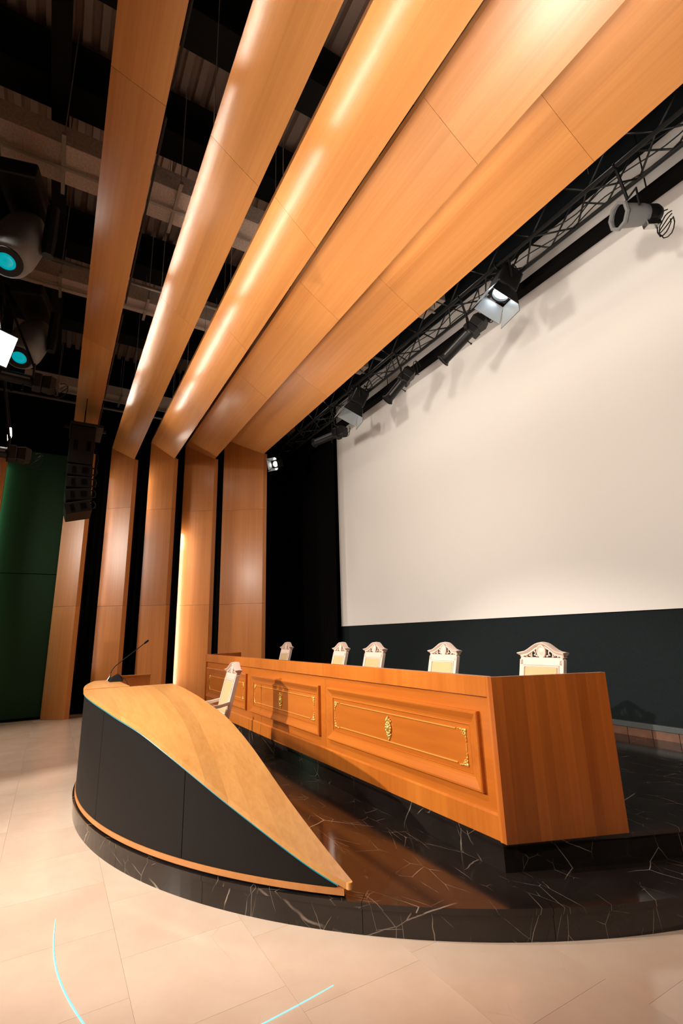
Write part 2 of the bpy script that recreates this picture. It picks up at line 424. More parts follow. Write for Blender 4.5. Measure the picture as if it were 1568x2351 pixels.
# ------------------------------------------------------------------ timber portals: columns and ceiling beams
COLS = [  # L(x,y,z) , M(x,y,z)
    ((-12.05, -0.040, 5.74), (-11.70, 0.370, 5.607)),
    ((-11.89, 0.790, 5.877), (-11.51, 1.250, 5.544)),
    ((-11.61, 1.604, 6.071), (-11.274, 2.096, 5.621)),
    ((-11.50, 2.382, 6.083), (-11.041, 2.984, 5.678)),
    ((-11.023, 3.206, 6.213), (-10.445, 4.008, 5.777))]
CLAB = ['narrowest tilted-looking wood column beside the green wall under the speakers',
        'wood column between the narrow column and the middle one, behind the microphone',
        'middle wood column of the five, third from the green wall',
        'wood column with bright front edge, fourth from the green wall, behind the lectern chair',
        'widest wood column, next to the black curtain at the far end of the desk']
BLAB = ['dark orange ceiling beam nearest the hanging stage lights, leading to the speakers',
        'bright wood ceiling beam, second from the hanging stage lights',
        'wood ceiling beam in the middle of the five, third from the lights',
        'broad wood ceiling beam, fourth from the lights, partly behind the third',
        'broad wood ceiling beam closest to the screen and the black truss']
JZ = [2.216, 4.40]
ST = 0.085
NB = 6; SAG = 0.010
def bulge(L_, M_):
    """points of the very slightly convex face from edge L to edge M, shared by column and beam so that the mitre closes"""
    ch = math.hypot(M_[1]-L_[1], M_[2]-L_[2]); out = []
    for i in range(NB+1):
        t = i/NB; q = 4*t*(1-t)*SAG*ch
        out.append((L_[0]+(M_[0]-L_[0])*t + 0.75*q, L_[1]+(M_[1]-L_[1])*t - 0.62*q, L_[2]+(M_[2]-L_[2])*t - 0.75*q))
    return out
def column(k, L_, M_, label):
    base = (M_[0], M_[1], 0)
    t = thing('wood_column', base, label, 'column', 'wood columns of the stage portals')
    lx, ly = L_[0]-M_[0], L_[1]-M_[1]
    bp = bulge(L_, M_)
    poly = [(p[0]-M_[0], p[1]-M_[1]) for p in bp] + [(0, ST), (-0.10, ST), (lx-0.03, ly+0.10)]
    tops = [p[2] for p in bp] + [M_[2], M_[2], L_[2]]
    zs = [0.0] + JZ
    for i in range(3):
        z0 = zs[i] + (0.002 if i else 0)
        z1 = (zs[i+1]-0.002) if i < 2 else tops
        mk('column_panel', G().prism(poly, z0, z1), M['column'], t, smooth=25)
    return t
COLUMNS = [column(k, L_, M_, CLAB[k]) for k, (L_, M_) in enumerate(COLS)]; BEAMS = []
# one more column further along the green wall
column(9, (-12.10, -1.72, 5.5), (-11.82, -1.26, 5.4), 'wood column cut off by the picture edge, beyond the glowing green strip')
XR = 1.2
BJ = [(-7.1, -3.2), (-8.34, -5.9, -3.47, -1.0), (-8.7, -6.2, -3.95, -1.4), (-7.6, -5.0, -2.4), (-7.2, -4.5, -1.9)]
WIRES = [[-4.0, -7.4], [-3.42, -5.88, -8.3], [-3.75, -5.52, -6.83, -8.01, -9.24], [-4.5, -7.0], [-4.0, -7.0]]
for k, (L_, M_) in enumerate(COLS):
    t = thing('ceiling_beam', (XC, M_[1], M_[2]), BLAB[k], 'beam', 'wood ceiling beams of the stage portals'); BEAMS.append(t)
    ly, lz = L_[1]-M_[1], L_[2]-M_[2]
    bp = bulge(L_, M_)
    cs = [(p[1]-M_[1], p[2]-M_[2]) for p in bp] + [(0, 0.10), (ly+0.02, lz+0.12)]
    x0s = [p[0]-XC for p in bp] + [M_[0]-XC, L_[0]-XC]; nc = len(cs)
    ends = [None] + list(BJ[k]) + [XR]
    for i in range(len(ends)-1):
        if i == 0: xa = x0s
        else: xa = [ends[i]-XC+0.0015]*nc
        xb = ends[i+1]-XC-0.0015
        mk('beam_panel', G().loft([[(xa[q], cs[q][0], cs[q][1]) for q in range(nc)], [(xb, c[0], c[1]) for c in cs]]), M['beam'], t, smooth=25)
    for xx in WIRES[k]:
        mk('suspension_wire', G().tube([(xx-XC, ly+0.01, lz+0.05), (xx-XC, ly+0.01, 8.55-M_[2])], 0.004, 5), M['wire'], t)

# cove lights: linear lamps hidden behind the inner edge of each portal, washing the next one
def cove(loc, target, axis, length, energy, parent, wid=0.035):
    l = bpy.data.lights.new('cove_light', 'AREA'); l.shape = 'RECTANGLE'; l.size = length; l.size_y = wid; l.energy = energy; l.color = (1.0, 0.88, 0.74)
    o = bpy.data.objects.new('cove_light', l); COL.objects.link(o)
    z = (Vector(loc)-Vector(target)).normalized(); x = Vector(axis); z = (z - x*z.dot(x)).normalized(); y = z.cross(x)
    mm = Matrix((x, y, z)).transposed().to_4x4(); mm.translation = Vector(loc) - z*0.004; o.matrix_world = mm
    # the housing of the strip, fixed to the back of the beam or column
    h = G().box(-length/2, length/2, -wid/2-0.002, wid/2+0.002, 0.0, 0.012).xform(mm)
    p = Vector(parent.location); h.v = [(a-p.x, b-p.y, c-p.z) for a, b, c in h.v]
    mk('cove_strip', h, M['metal'], parent)
CSEG = {1: [(-10.3, -9.0), (-8.75, -6.15), (-5.9, -3.3), (-3.05, -0.4), (-0.15, 1.0)], 2: [(-10.2, -8.9), (-8.6, -6.3), (-6.0, -3.5), (-3.2, -0.7), (-0.4, 1.0)],
        3: [(-5.4, -3.2), (-2.9, -0.4), (-0.1, 1.0)], 4: [(-4.4, -2.0), (-1.7, 0.8)]}
CPOW = {1: 13.0, 2: 7.5, 3: 5.5, 4: 3.6}
COFF = {1: (0.022, 0.022), 2: (0.03, 0.18), 3: (0.03, 0.15), 4: (0.03, 0.16)}
for k, segs in CSEG.items():
    a, b_ = COLS[k-1][1], COLS[k]
    y_, z_ = a[1]+COFF[k][0], a[2]+COFF[k][1]
    ty, tz = b_[0][1]*0.72+b_[1][1]*0.28, b_[0][2]*0.72+b_[1][2]*0.28
    for x0, x1 in segs:
        cove(((x0+x1)/2, y_, z_), ((x0+x1)/2, ty, tz), (1, 0, 0), x1-x0, CPOW[k]*(x1-x0), BEAMS[k-1], 0.02 if k == 1 else 0.035)
for k, z0, z1, e_ in ((2, 3.9, 5.3, 15.0), (3, 0.5, 3.9, 42.0), (1, 0.9, 5.2, 16.0)):
    a, b_ = COLS[k-1][1], COLS[k]
    cove((a[0]-0.12, a[1]+ST+0.02, (z0+z1)/2), (b_[0][0]*0.7+b_[1][0]*0.3, b_[0][1]*0.7+b_[1][1]*0.3, (z0+z1)/2), (0, 0, 1), z1-z0, e_, COLUMNS[k-1])

# LED strip lighting the green wall, behind the cut-off column
ld = mk('wall_light_strip', G().box(-0.012, 0.012, -0.012, 0.012, 0, 4.9), M['led_green'], loc=(XLW+0.06, -1.225, 0.3))
tag(ld, 'thin pale green light strip standing behind the cut-off column, glowing on the green wall', 'light strip')

# ------------------------------------------------------------------ stage steps
def arc(r, a0, a1, n):
    return [(CX + r*math.cos(math.radians(a0+(a1-a0)*i/n)), CY + r*math.sin(math.radians(a0+(a1-a0)*i/n))) for i in range(n+1)]
NOS = 0.028
low = struct('floor_lower_step', G().prism(arc(RS-0.05, -180, 0, 72) + [(CX+RS-0.05, YW), (CX-RS+0.05, YW)], 0.0, Z1-0.03), M['metal'])
angs = [-180, -166, -152, -138, -124, -110.5, -97, -84, -71, -58, -43.5, -29.5, -14, 0]
for a0, a1 in zip(angs[:-1], angs[1:]):
    e = 0.02
    for nm, r0, r1, z0, z1 in (('riser_slab', RS-0.05, RS, 0.0, Z1-NOS-0.001), ('nosing_slab', RS-0.08, RS+0.012, Z1-NOS, Z1-0.0005)):
        o_, i_ = arc(r1, a0+e, a1-e, 10), arc(r0, a0+e, a1-e, 10)
        g = G(); v = []
        for zz in (z0, z1): v += [(p[0], p[1], zz) for p in o_ + i_[::-1]]
        n = 22; f = [(k, (k+1)%n, n+(k+1)%n, n+k) for k in range(n)]
        for k in range(10):
            f += [(k, k+1, 20-k, 21-k), (n+k, n+k+1, n+20-k, n+21-k)]
        mk(nm, g.add(v, f), M['black_marble'], low)
inner = arc(RS-0.08, -180, 0, 72) + [(CX+RS-0.08, YW), (CX-RS+0.08, YW)]
xs = [-9.4, -7.9, -6.4, -4.9, -3.4, -1.0]
for i in range(5):
    for y0, y1 in ((-1, 2.378), (2.378, 4.0)):
        if y1 > 3 and i < 4: continue
        p = cell(inner, xs[i]+0.0008, xs[i+1]-0.0008, y0+0.0008, y1-0.0008)
        if len(p) > 2: mk('tread_slab', G().prism(p, Z1-0.03, Z1-0.0004), M['black_marble'], low)
# upper step
ur = [(-2.305, 2.378), (-2.148, 2.72), (-1.985, 3.08), (-1.855, 3.42), (-1.76, 3.75), (-1.72, 4.1), (-1.72, YW)]
ul = [(2*XC - p[0], p[1]) for p in ur]
def off(poly, d): return [(p[0]+ (d if p[0] > XC else -d), p[1]-d*(1 if p[1] < 2.4 else 0)) for p in poly]
outline = ur + ul[::-1]
up = struct('floor_upper_step', G().prism(off(outline, -0.03), Z1, Z2-0.03), M['metal'])
def riser(poly, nm, z0, z1, out, inn):
    a, b_ = off(poly, out), off(poly, inn)
    for i in range(len(poly)-1):
        q = [a[i], a[i+1], b_[i+1], b_[i]]
        mk(nm, G().prism(q, z0, z1), M['black_marble'], up)
fr = [(-8.729, 2.378), (-7.2, 2.378), (-5.9, 2.378), (-4.6, 2.378), (-3.4, 2.378), (-2.305, 2.378)]
for i in range(5):
    mk('riser_slab', G().box(fr[i][0]+0.0007, fr[i+1][0]-0.0007, 2.378, 2.43, Z1, Z2-0.027), M['black_marble'], up)
    mk('nosing_slab', G().box(fr[i][0]+0.0007-(0.012 if i==0 else 0), fr[i+1][0]-0.0007+(0.012 if i==4 else 0), 2.362, 2.46, Z2-0.026, Z2-0.0005), M['black_marble'], up, bevel=0.004)
riser(ur, 'riser_slab', Z1, Z2-0.027, 0.0, -0.05); riser(ul[::-1][:0] or ul, 'riser_slab', Z1, Z2-0.027, 0.0, -0.05)
riser(ur, 'nosing_slab', Z2-0.026, Z2-0.0005, 0.014, -0.08); riser(ul, 'nosing_slab', Z2-0.026, Z2-0.0005, 0.014, -0.08)
top = off(outline, -0.0805)
hull = [p for p in top]
xs = [-9.6, -8.0, -6.6, -5.2, -3.8, -2.6, -1.2]
for i in range(6):
    for y0, y1 in ((2.46, 3.4), (3.4, 4.55), (4.55, YW)):
        p = cell(hull, xs[i]+0.0008, xs[i+1]-0.0008, y0+0.0008, y1-0.0008)
        if len(p) > 2: mk('tread_slab', G().prism(p, Z2-0.03, Z2-0.0006), M['black_marble'], up)

# ------------------------------------------------------------------ long desk
DX0, DX1, DY = -8.737, -2.297, 2.372
DH = 1.217 - Z2
desk = thing('presidium_desk', (XC, DY, Z2), 'long orange wood presidium desk with gilded panels on the black marble step', 'desk')
def gilt_corner(sx, sz):
    g = G()
    for (a, b_, rx, rz, rot) in ((0.010,0.010,0.013,0.013,0), (0.030,0.008,0.014,0.007,0.2), (0.008,0.030,0.007,0.014,0.2), (0.052,0.006,0.013,0.005,-0.15),
                               (0.006,0.052,0.005,0.013,0.15), (0.072,0.004,0.011,0.0035,0.1), (0.004,0.072,0.0035,0.011,-0.1), (0.024,0.024,0.010,0.006,0.8),
                               (0.038,0.020,0.007,0.005,0.5), (0.020,0.038,0.005,0.007,0.5), (0.030,0.033,0.006,0.005,0.8)):
        g.blob((sx*a, -0.004, sz*b_), (rx, 0.007, rz), 7, 4, rot*sx*sz)
    return g
def cartouche():
    g = G()
    for i in range(12):
        t = 2*math.pi*i/12
        g.blob((0.030*math.cos(t), -0.008, 0.040*math.sin(t)), (0.010, 0.010, 0.013), 6, 4, t)
    g.blob((0, -0.010, 0.0), (0.020, 0.014, 0.030))
    g.blob((0, -0.014, 0.022), (0.012, 0.010, 0.010))
    for s in (-1, 1):
        g.blob((s*0.018, -0.008, 0.058), (0.010, 0.009, 0.017), 6, 4, -s*0.6)
        g.blob((s*0.030, -0.006, 0.050), (0.008, 0.007, 0.010), 6, 4, -s*0.9)
        g.blob((s*0.016, -0.007, -0.055), (0.009, 0.008, 0.013), 6, 4, s*0.6)
        g.blob((s*0.028, -0.006, -0.046), (0.007, 0.006, 0.007), 6, 4)
        g.blob((s*0.007, -0.006, -0.074), (0.006, 0.006, 0.010), 6, 4, s*0.3)
    g.blob((0, -0.010, 0.068), (0.009, 0.010, 0.022))
    g.blob((0, -0.008, -0.062), (0.009, 0.009, 0.013)); g.blob((0, -0.006, -0.086), (0.005, 0.006, 0.012))
    return g
me_corner = {(sx, sz): mesh('corner_ornament', gilt_corner(sx, sz), M['gold'], True) for sx in (-1, 1) for sz in (-1, 1)}
me_cart = mesh('cartouche', cartouche(), M['gold'], True)
MW = (DX1-DX0)/3
zo0, zo1 = 0.541-Z2, 1.004-Z2
for i in range(3):
    a = DX0 + i*MW - XC; b_ = a + MW
    mk('front_board', G().box(a+0.001, b_-0.001, 0.0, 0.03, 0.0, DH-0.125), M['desk'], desk)
    mk('fascia_board', G().box(a+0.001, b_-0.001, -0.022, 0.03, DH-0.12, DH), M['desk_up'], desk, bevel=0.003)
    # base rail with a sloped top
    v = [(0,-0.012,0), (0,-0.012,0.128), (0,0.0,0.140), (0,0.0,0)]
    g = G().loft([[(a+0.001, p[1], p[2]) for p in v], [(b_-0.001, p[1], p[2]) for p in v]])
    mk('base_rail', g, M['desk_up'], desk)
    px0, px1 = a+0.075, b_-0.098
    loops = []
    for o_, h in ((0, 0), (0, 0.026), (0.006, 0.032), (0.016, 0.032), (0.03, 0.026), (0.055, 0.014), (0.072, 0.009), (0.085, 0.008), (0.090, 0.011), (0.094, 0.0)):
        loops.append([(px0+o_, -h, zo0+o_), (px1-o_, -h, zo0+o_), (px1-o_, -h, zo1-o_), (px0+o_, -h, zo1-o_)])
    mk('panel_moulding', G().loft(loops, cap=False), M['desk'], desk)
    ix0, ix1, iz0, iz1 = px0+0.094, px1-0.094, zo0+0.094, zo1-0.094
    mk('panel_field', G().box(ix0, ix1, -0.004, 0.0, iz0, iz1), M['desk'], desk)
    gx0, gx1, gz0, gz1 = ix0+0.03, ix1-0.03, iz0+0.025, iz1-0.025
    for zz in (gz0+0.010, gz1-0.010):
        mk('gilt_bead', G().tube([(gx0+0.10, -0.006, zz), (gx1-0.10, -0.006, zz)], 0.0052, 6), M['bead'], desk)
    for xx in (gx0+0.008, gx1-0.008):
        zc = (gz0+gz1)/2
        mk('gilt_bead', G().tube([(xx, -0.006, zc-0.022), (xx, -0.006, zc+0.022)], 0.005, 6), M['bead'], desk)
    for sx, cxx in ((1, gx0), (-1, gx1)):
        for sz, czz in ((1, gz0), (-1, gz1)):
            mk('corner_ornament', me_corner[(sx, sz)], None, desk, loc=(cxx, -0.004, czz))
    mk('cartouche', me_cart, None, desk, loc=((px0+px1)/2, -0.004, (zo0+zo1)/2))
# end walls: thick boards glued up from upright staves, turned outwards
for s in (1, -1):
    p0 = Vector((DX1-XC, -0.022)); p1 = Vector((-1.968-XC, 3.07-DY)); th = 0.048
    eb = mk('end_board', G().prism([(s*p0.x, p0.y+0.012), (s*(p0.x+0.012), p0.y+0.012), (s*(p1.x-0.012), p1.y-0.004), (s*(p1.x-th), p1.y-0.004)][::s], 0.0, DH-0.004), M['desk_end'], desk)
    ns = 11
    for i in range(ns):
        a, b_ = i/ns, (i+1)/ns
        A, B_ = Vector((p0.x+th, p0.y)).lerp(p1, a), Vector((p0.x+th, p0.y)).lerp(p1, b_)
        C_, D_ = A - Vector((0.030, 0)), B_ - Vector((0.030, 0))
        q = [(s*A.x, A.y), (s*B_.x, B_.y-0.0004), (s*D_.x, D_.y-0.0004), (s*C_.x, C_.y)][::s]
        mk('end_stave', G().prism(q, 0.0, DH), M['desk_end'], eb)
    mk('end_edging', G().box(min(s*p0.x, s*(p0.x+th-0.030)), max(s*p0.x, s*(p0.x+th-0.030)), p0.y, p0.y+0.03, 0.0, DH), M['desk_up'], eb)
mk('worktop', G().prism([(DX0-XC+0.02, 0.031), (DX1-XC-0.02, 0.031), (DX1-XC+0.24, 0.62), (DX0-XC-0.24, 0.62)], 0.725, 0.755), M['desk'], desk, bevel=0.003)

# ------------------------------------------------------------------ lectern with a sweeping wooden top
GX = np.array([-6.6,-5.5,-5.2,-4.95,-4.49,-3.869,-3.439,-3.179,-2.959,-2.776,-2.655,-2.56,-2.5])
GZ = np.array([1.05,1.05,1.05,1.045,1.012,.912,.742,.602,.482,.358,.268,.215,.195])
_x = np.linspace(-6.6, -2.5, 821); _z = np.interp(_x, GX, GZ)
ker = np.exp(-np.linspace(-2, 2, 151)**2); ker /= ker.sum()
smooth_ = lambda q: np.convolve(np.pad(q, 75, mode='reflect', reflect_type='odd'), ker, 'valid')
_z = smooth_(_z)
def gz(x): return float(np.interp(x, _x, _z))
BX = [-6.5,-5.455,-4.618,-4.169,-3.803,-3.515,-3.258,-3.04,-2.871,-2.737,-2.612,-2.56]
BY = [1.105,1.117,1.140,1.183,1.228,1.273,1.311,1.350,1.397,1.448,1.503,1.524]
_yb = smooth_(np.interp(_x, BX, BY))
def yb(x): return float(np.interp(x, _x, _yb))
RL = 3.90
def yf(x, r=RL): return CY - math.sqrt(max(0, r*r-(x-CX)**2))
lect = thing('lectern', (0, 0, Z1), 'curved lectern with charcoal front and sweeping light wood top in the foreground', 'lectern')
def zl(z): return z - Z1
RIDGE = -5.455; TIP = -2.562; TH = 0.032
# wood planks of the top, running lengthwise
yedges = [0.30, 0.50, 0.60, 0.70, 0.80, 0.90, 1.0, 1.10, 1.22, 1.52]
xd = np.linspace(RIDGE, TIP, 3000)
yfd = np.array([yf(q, RL+0.012) for q in xd]); ybd = np.array([yb(q) for q in xd])
base_x = list(np.linspace(RIDGE, TIP, 64))
for a, b_ in zip(yedges[:-1], yedges[1:]):
    ok = (yfd < b_-0.0006) & (ybd > a+0.0006) & (ybd-yfd > 0.0005)
    if not ok.any(): continue
    xa_, xb_ = xd[ok][0], xd[ok][-1]
    xs_ = sorted(set([xa_, xb_] + [q for q in base_x if xa_ < q < xb_] + [xd[np.argmin(abs(yfd-e_))] for e_ in (a, b_)] + [xd[np.argmin(abs(ybd-e_))] for e_ in (a, b_)]))
    xs_ = [q for q in xs_ if xa_ <= q <= xb_]
    sec = []
    for xx in xs_:
        lo, hi = max(a+0.00005, yf(xx, RL+0.012)), min(b_-0.00005, yb(xx))
        if hi < lo + 0.0003: hi = lo + 0.0003
        z = zl(gz(xx))
        sec.append([(xx, lo, z), (xx, hi, z), (xx, hi, z-TH), (xx, lo, z-TH)])
    if len(sec) > 2: mk('top_plank', G().loft(sec), M['lectern_top'], lect)
# rounded nose at the tip
ny0, ny1 = yf(TIP, RL+0.012), yb(TIP); zc = zl(gz(TIP))
g = G(); n = 10; c0 = (ny0+ny1)/2; hw = max(0.012, (ny1-ny0)/2)
poly = [(TIP, c0-hw)] + [(TIP+0.018*math.sin(math.pi*i/n), c0-hw*math.cos(math.pi*i/n)) for i in range(1, n)] + [(TIP, c0+hw)]
mk('top_nose', g.prism(poly, zc-TH, zc), M['lectern_top'], lect)
# charcoal front panels, seams at two places
for a0, a1 in ((-106, -77.42), (-77.34, -60.84), (-60.76, -45.6)):
    n = 26; sec = []
    for i in range(n+1):
        t = math.radians(a0+(a1-a0)*i/n)
        x1, y1 = CX+RL*math.cos(t), CY+RL*math.sin(t); x0, y0 = CX+(RL-0.03)*math.cos(t), CY+(RL-0.03)*math.sin(t)
        zt = max(zl(gz(x1))-TH-0.004, 0.050)
        sec.append([(x1, y1, 0.046), (x1, y1, zt), (x0, y0, zt), (x0, y0, 0.046)])
    mk('front_panel', G().loft(sec), M['panel'], lect, smooth=40)
# wood trim, dark shadow-gap plinth and LED line
def ring(a0, a1, r0, r1, z0, z1, n=48):
    sec = []
    for i in range(n+1):
        t = math.radians(a0+(a1-a0)*i/n); c_, s_ = math.cos(t), math.sin(t)
        sec.append([(CX+r1*c_, CY+r1*s_, z0), (CX+r1*c_, CY+r1*s_, z1), (CX+r0*c_, CY+r0*s_, z1), (CX+r0*c_, CY+r0*s_, z0)])
    return G().loft(sec)
mk('bottom_trim', ring(-106, -44.9, RL-0.04, RL+0.006, 0.014, 0.045), M['lectern_wood'], lect, smooth=40)
mk('plinth', ring(-106, -45.0, RL-0.05, RL-0.012, 0.0, 0.0135), M['metal'], lect, smooth=40)
pts = []
for i in range(61):
    t = math.radians(-92+(46.6)*i/60); x1 = CX+(RL+0.004)*math.cos(t); pts.append((x1, CY+(RL+0.004)*math.sin(t), zl(gz(x1))-TH-0.010))
mk('led_line', G().tube(pts, 0.0035, 6), M['led_cyan'], lect)
# rear wall under the top
sec = []
for i in range(41):
    xx = RIDGE + (-2.75-RIDGE)*i/40; y1 = yb(xx)-0.03
    zt = max(zl(gz(xx))-TH-0.003, 0.03)
    sec.append([(xx, y1, 0.0), (xx, y1, zt), (xx, y1-0.02, zt), (xx, y1-0.02, 0.0)])
mk('rear_panel', G().loft(sec), M['panel'], lect, smooth=40)
# speaker's side: shelf with microphone, lower work surface, side board
SHZ = zl(1.058); LE = -6.42
fp = [(LE + (RIDGE-0.002-LE)*i/14, yf(LE + (RIDGE-0.002-LE)*i/14, RL+0.012)) for i in range(15)]
mk('reading_shelf', G().prism(fp + [(RIDGE-0.002, 0.72), (-6.0, 0.70), (LE, 0.70)], SHZ-0.03, SHZ), M['lectern_top'], lect, bevel=0.006)
mk('work_surface', G().box(LE+0.03, RIDGE-0.03, 0.72, 1.08, zl(0.90)-0.03, zl(0.90)), M['lectern_wood'], lect)
mk('side_board', G().box(LE, LE+0.03, 0.71, 1.06, 0.0, zl(1.085)), M['lectern_wood'], lect)
mk('side_board_cap', G().box(LE-0.006, LE+0.036, 0.705, 1.068, zl(1.085)+0.0005, zl(1.098)), M['lectern_wood'], lect)
mk('ridge_board', G().box(RIDGE-0.028, RIDGE-0.003, 0.725, 1.10, 0.0, zl(1.03)), M['lectern_wood'], lect)

# microphone on the reading shelf
mb = Vector((-6.16, 0.60, 1.0585))
mic = thing('gooseneck_microphone', mb, 'thin gooseneck microphone with a faceted black base on the lectern shelf', 'microphone')
v = [(-0.07,-0.055,0),(0.07,-0.055,0),(0.085,0.06,0),(-0.085,0.06,0),(-0.05,-0.04,0.028),(0.05,-0.04,0.028),(0.04,0.02,0.065),(-0.04,0.02,0.065),(0.05,0.055,0.035),(-0.05,0.055,0.035)]
f = [(3,2,1,0),(0,1,5,4),(4,5,6,7),(7,6,8,9),(9,8,2,3),(1,2,8,6,5),(0,4,7,9,3)]
mk('mic_base', G().add([(a*1.2, b*1.2, c*1.2) for a, b, c in v], f), M['rubber'], mic, bevel=0.004, loc=(0, 0.055, 0))
mk('mic_socket', G().tube([(0, -0.02, 0.012), (0, 0.0, 0.05), (0, 0.004, 0.085)], [0.011, 0.010, 0.008], 10), M['steel'], mic, smooth=40)
neck = [(0,0.004,0.085),(0,0.018,0.125),(0,0.045,0.16),(0,0.11,0.215),(0,0.20,0.285),(0,0.29,0.36),(0,0.33,0.392)]
mk('gooseneck', G().tube(neck, 0.0048, 8), M['metal'], mic, smooth=True)
mk('mic_head', G().tube([(0,0.33,0.392),(0,0.336,0.397),(0,0.352,0.411),(0,0.372,0.425),(0,0.378,0.43)], [0.006,0.0105,0.012,0.011,0.006], 10), M['rubber'], mic, smooth=40)
mk('mic_cable', G().tube([(0.03,0.115,0.02),(0.08,0.14,0.03),(0.16,0.155,0.006),(0.3,0.16,-0.05)], 0.004, 6), M['rubber'], mic, smooth=True)

# ------------------------------------------------------------------ carved armchairs
def scroll(cx, cz, r, flip, y):
    pts = []
    for i in range(13):
        t = i/12; a = -0.6 + t*5.2; rr = r*(1-0.62*t)
        pts.append((cx + flip*rr*math.cos(a), y, cz + rr*math.sin(a)))
    return G().tube(pts, [0.0075]*6+[0.007, 0.0065, 0.006, 0.006, 0.006, 0.0065, 0.007], 6)
def crest_z(x):   # serpentine top line, x in [-1,1]
    t = abs(x)
    return 0.075*(0.5+0.5*math.cos(math.pi*min(1, t/0.86))) - 0.006*max(0, (t-0.86)/0.14)
def make_chair():
    t = thing('carved_armchair', (0,0,0), 'chair', 'chair')
    LEAN = 0.25
    def ly(z): return 0.20 + max(0, z-0.44)*LEAN            # leaning back line
    HW = 0.225
    # seat
    mk('seat_frame', G().prism([(-0.25,-0.24),(0.25,-0.24),(HW,0.20),(-HW,0.20)], 0.36, 0.425), M['chair'], t, bevel=0.006)
    mk('seat_cushion', G().prism([(-0.235,-0.235),(0.235,-0.235),(HW-0.03,0.17),(-HW+0.03,0.17)], 0.426, 0.475), M['fabric'], t, bevel=0.018, seg=3)
    # legs
    for s in (-1, 1):
        g = G().loft([[(s*0.228+a*w_, -0.222+b_*w_, z) for a, b_ in ((-1,-1),(1,-1),(1,1),(-1,1))] for z, w_ in ((0,0.015),(0.05,0.018),(0.30,0.024),(0.36,0.026))])
        mk('leg', g, M['chair'], t, bevel=0.003)
        # rear leg running on as back stile
        lo = []
        for z, w_, yy in ((0,0.017,0.27),(0.2,0.02,0.22),(0.40,0.022,0.20),(0.44,0.022,0.20),(0.70,0.022,ly(0.70)),(0.94,0.022,ly(0.94))):
            lo.append([(s*HW+a*w_, yy+0.022+b_*w_, z) for a, b_ in ((-1,-1),(1,-1),(1,1),(-1,1))])
        mk('back_stile', G().loft(lo), M['chair'], t, bevel=0.004)
        # arm sweeping forward
        pts = [(s*(HW+0.005), ly(0.66)+0.01, 0.665), (s*(HW+0.03), 0.16, 0.645), (s*(HW+0.045), 0.05, 0.635), (s*(HW+0.045), -0.08, 0.64), (s*(HW+0.03), -0.20, 0.645)]
        lo = [[(p[0]+a*0.022, p[1], p[2]+b_*0.017) for a, b_ in ((-1,-1),(1,-1),(1,1),(-1,1))] for p in pts]
        arm = mk('armrest', G().loft(lo), M['chair'], t, bevel=0.005)
        g = G().tube([(s*0.235,-0.20,0.425),(s*0.245,-0.215,0.50),(s*0.258,-0.185,0.58),(s*(HW+0.03),-0.175,0.632)], [0.019,0.015,0.014,0.018], 8)
        mk('arm_support', g, M['chair'], t, smooth=True)
    mk('stretcher', G().box(-0.215, 0.215, -0.232, -0.214, 0.15, 0.175), M['chair'], t)
    # back: rails, moulded inner frame and upholstery
    def rail(nm, z0, z1, hw, th=0.018, m_='chair', dy=0.0, bev=0.004):
        v = []
        for z in (z0, z1):
            for a, b_ in ((-1,-1),(1,-1),(1,1),(-1,1)): v.append((a*hw, ly(z)+0.022+dy+b_*th, z))
        return mk(nm, G().add(v, [(0,3,2,1),(4,5,6,7),(0,1,5,4),(1,2,6,5),(2,3,7,6),(3,0,4,7)]), M[m_], t, bevel=bev)
    rail('bottom_rail', 0.50, 0.545, HW-0.022)
    rail('top_rail', 0.895, 0.955, HW+0.012, 0.022)
    rail('back_board', 0.5455, 0.8945, HW-0.023, 0.008, dy=0.006)
    rail('back_cushion', 0.560, 0.882, HW-0.045, 0.014, 'fabric', -0.012, 0.010)
    lo = []
    for o_, h in ((0, 0.0), (0.0, 0.014), (0.006, 0.018), (0.014, 0.014), (0.018, 0.0)):
        q = []
        for sx, sz in ((-1,0),(1,0),(1,1),(-1,1)):
            z = 0.546+o_ if sz == 0 else 0.894-o_
            q.append((sx*(HW-0.023-o_), ly(z)+0.010-h, z))
        lo.append(q)
    mk('inner_moulding', G().loft(lo, cap=False), M['chair'], t)
    # carved crest: base line, scrolls, medallion, swept cornice
    zb = 0.955; yc = ly(0.99)+0.020
    for s in (-1, 1):
        for cxn, r_ in ((0.205, 0.020), (0.150, 0.023), (0.092, 0.031)):
            zc_ = zb + r_*0.95
            mk('carved_scroll', scroll(s*cxn, zc_, r_, s, ly(zc_)+0.014), M['chair'], t, smooth=True)
        for lx_, lz_, ra, rb_, ro in ((0.062, 0.070, 0.022, 0.009, -0.5), (0.118, 0.052, 0.020, 0.008, -0.45), (0.172, 0.036, 0.018, 0.007, -0.35), (0.060, 0.012, 0.016, 0.008, 0.3), (0.122, 0.008, 0.014, 0.007, 0.3), (0.178, 0.007, 0.012, 0.006, 0.3)):
            mk('carved_leaf', G().blob((s*lx_, ly(zb+lz_)+0.016, zb+lz_), (ra, 0.010, rb_), 8, 4, s*ro), M['chair'], t, smooth=True)
    mk('medallion_ring', G().tube([(0.046*math.cos(a), ly(zb+0.047)+0.0, zb+0.047+0.046*math.sin(a)) for a in [2*math.pi*i/20 for i in range(21)]], 0.008, 6, False), M['chair'], t, smooth=True)
    g = G(); lo = []
    for yy, rr in ((0.016, 0.046), (-0.004, 0.046), (-0.009, 0.036), (-0.006, 0.030), (-0.012, 0.018), (-0.014, 0.004)):
        lo.append([(rr*math.cos(2*math.pi*k/18), ly(zb+0.047)+0.006+yy, zb+0.047+rr*math.sin(2*math.pi*k/18)) for k in range(18)])
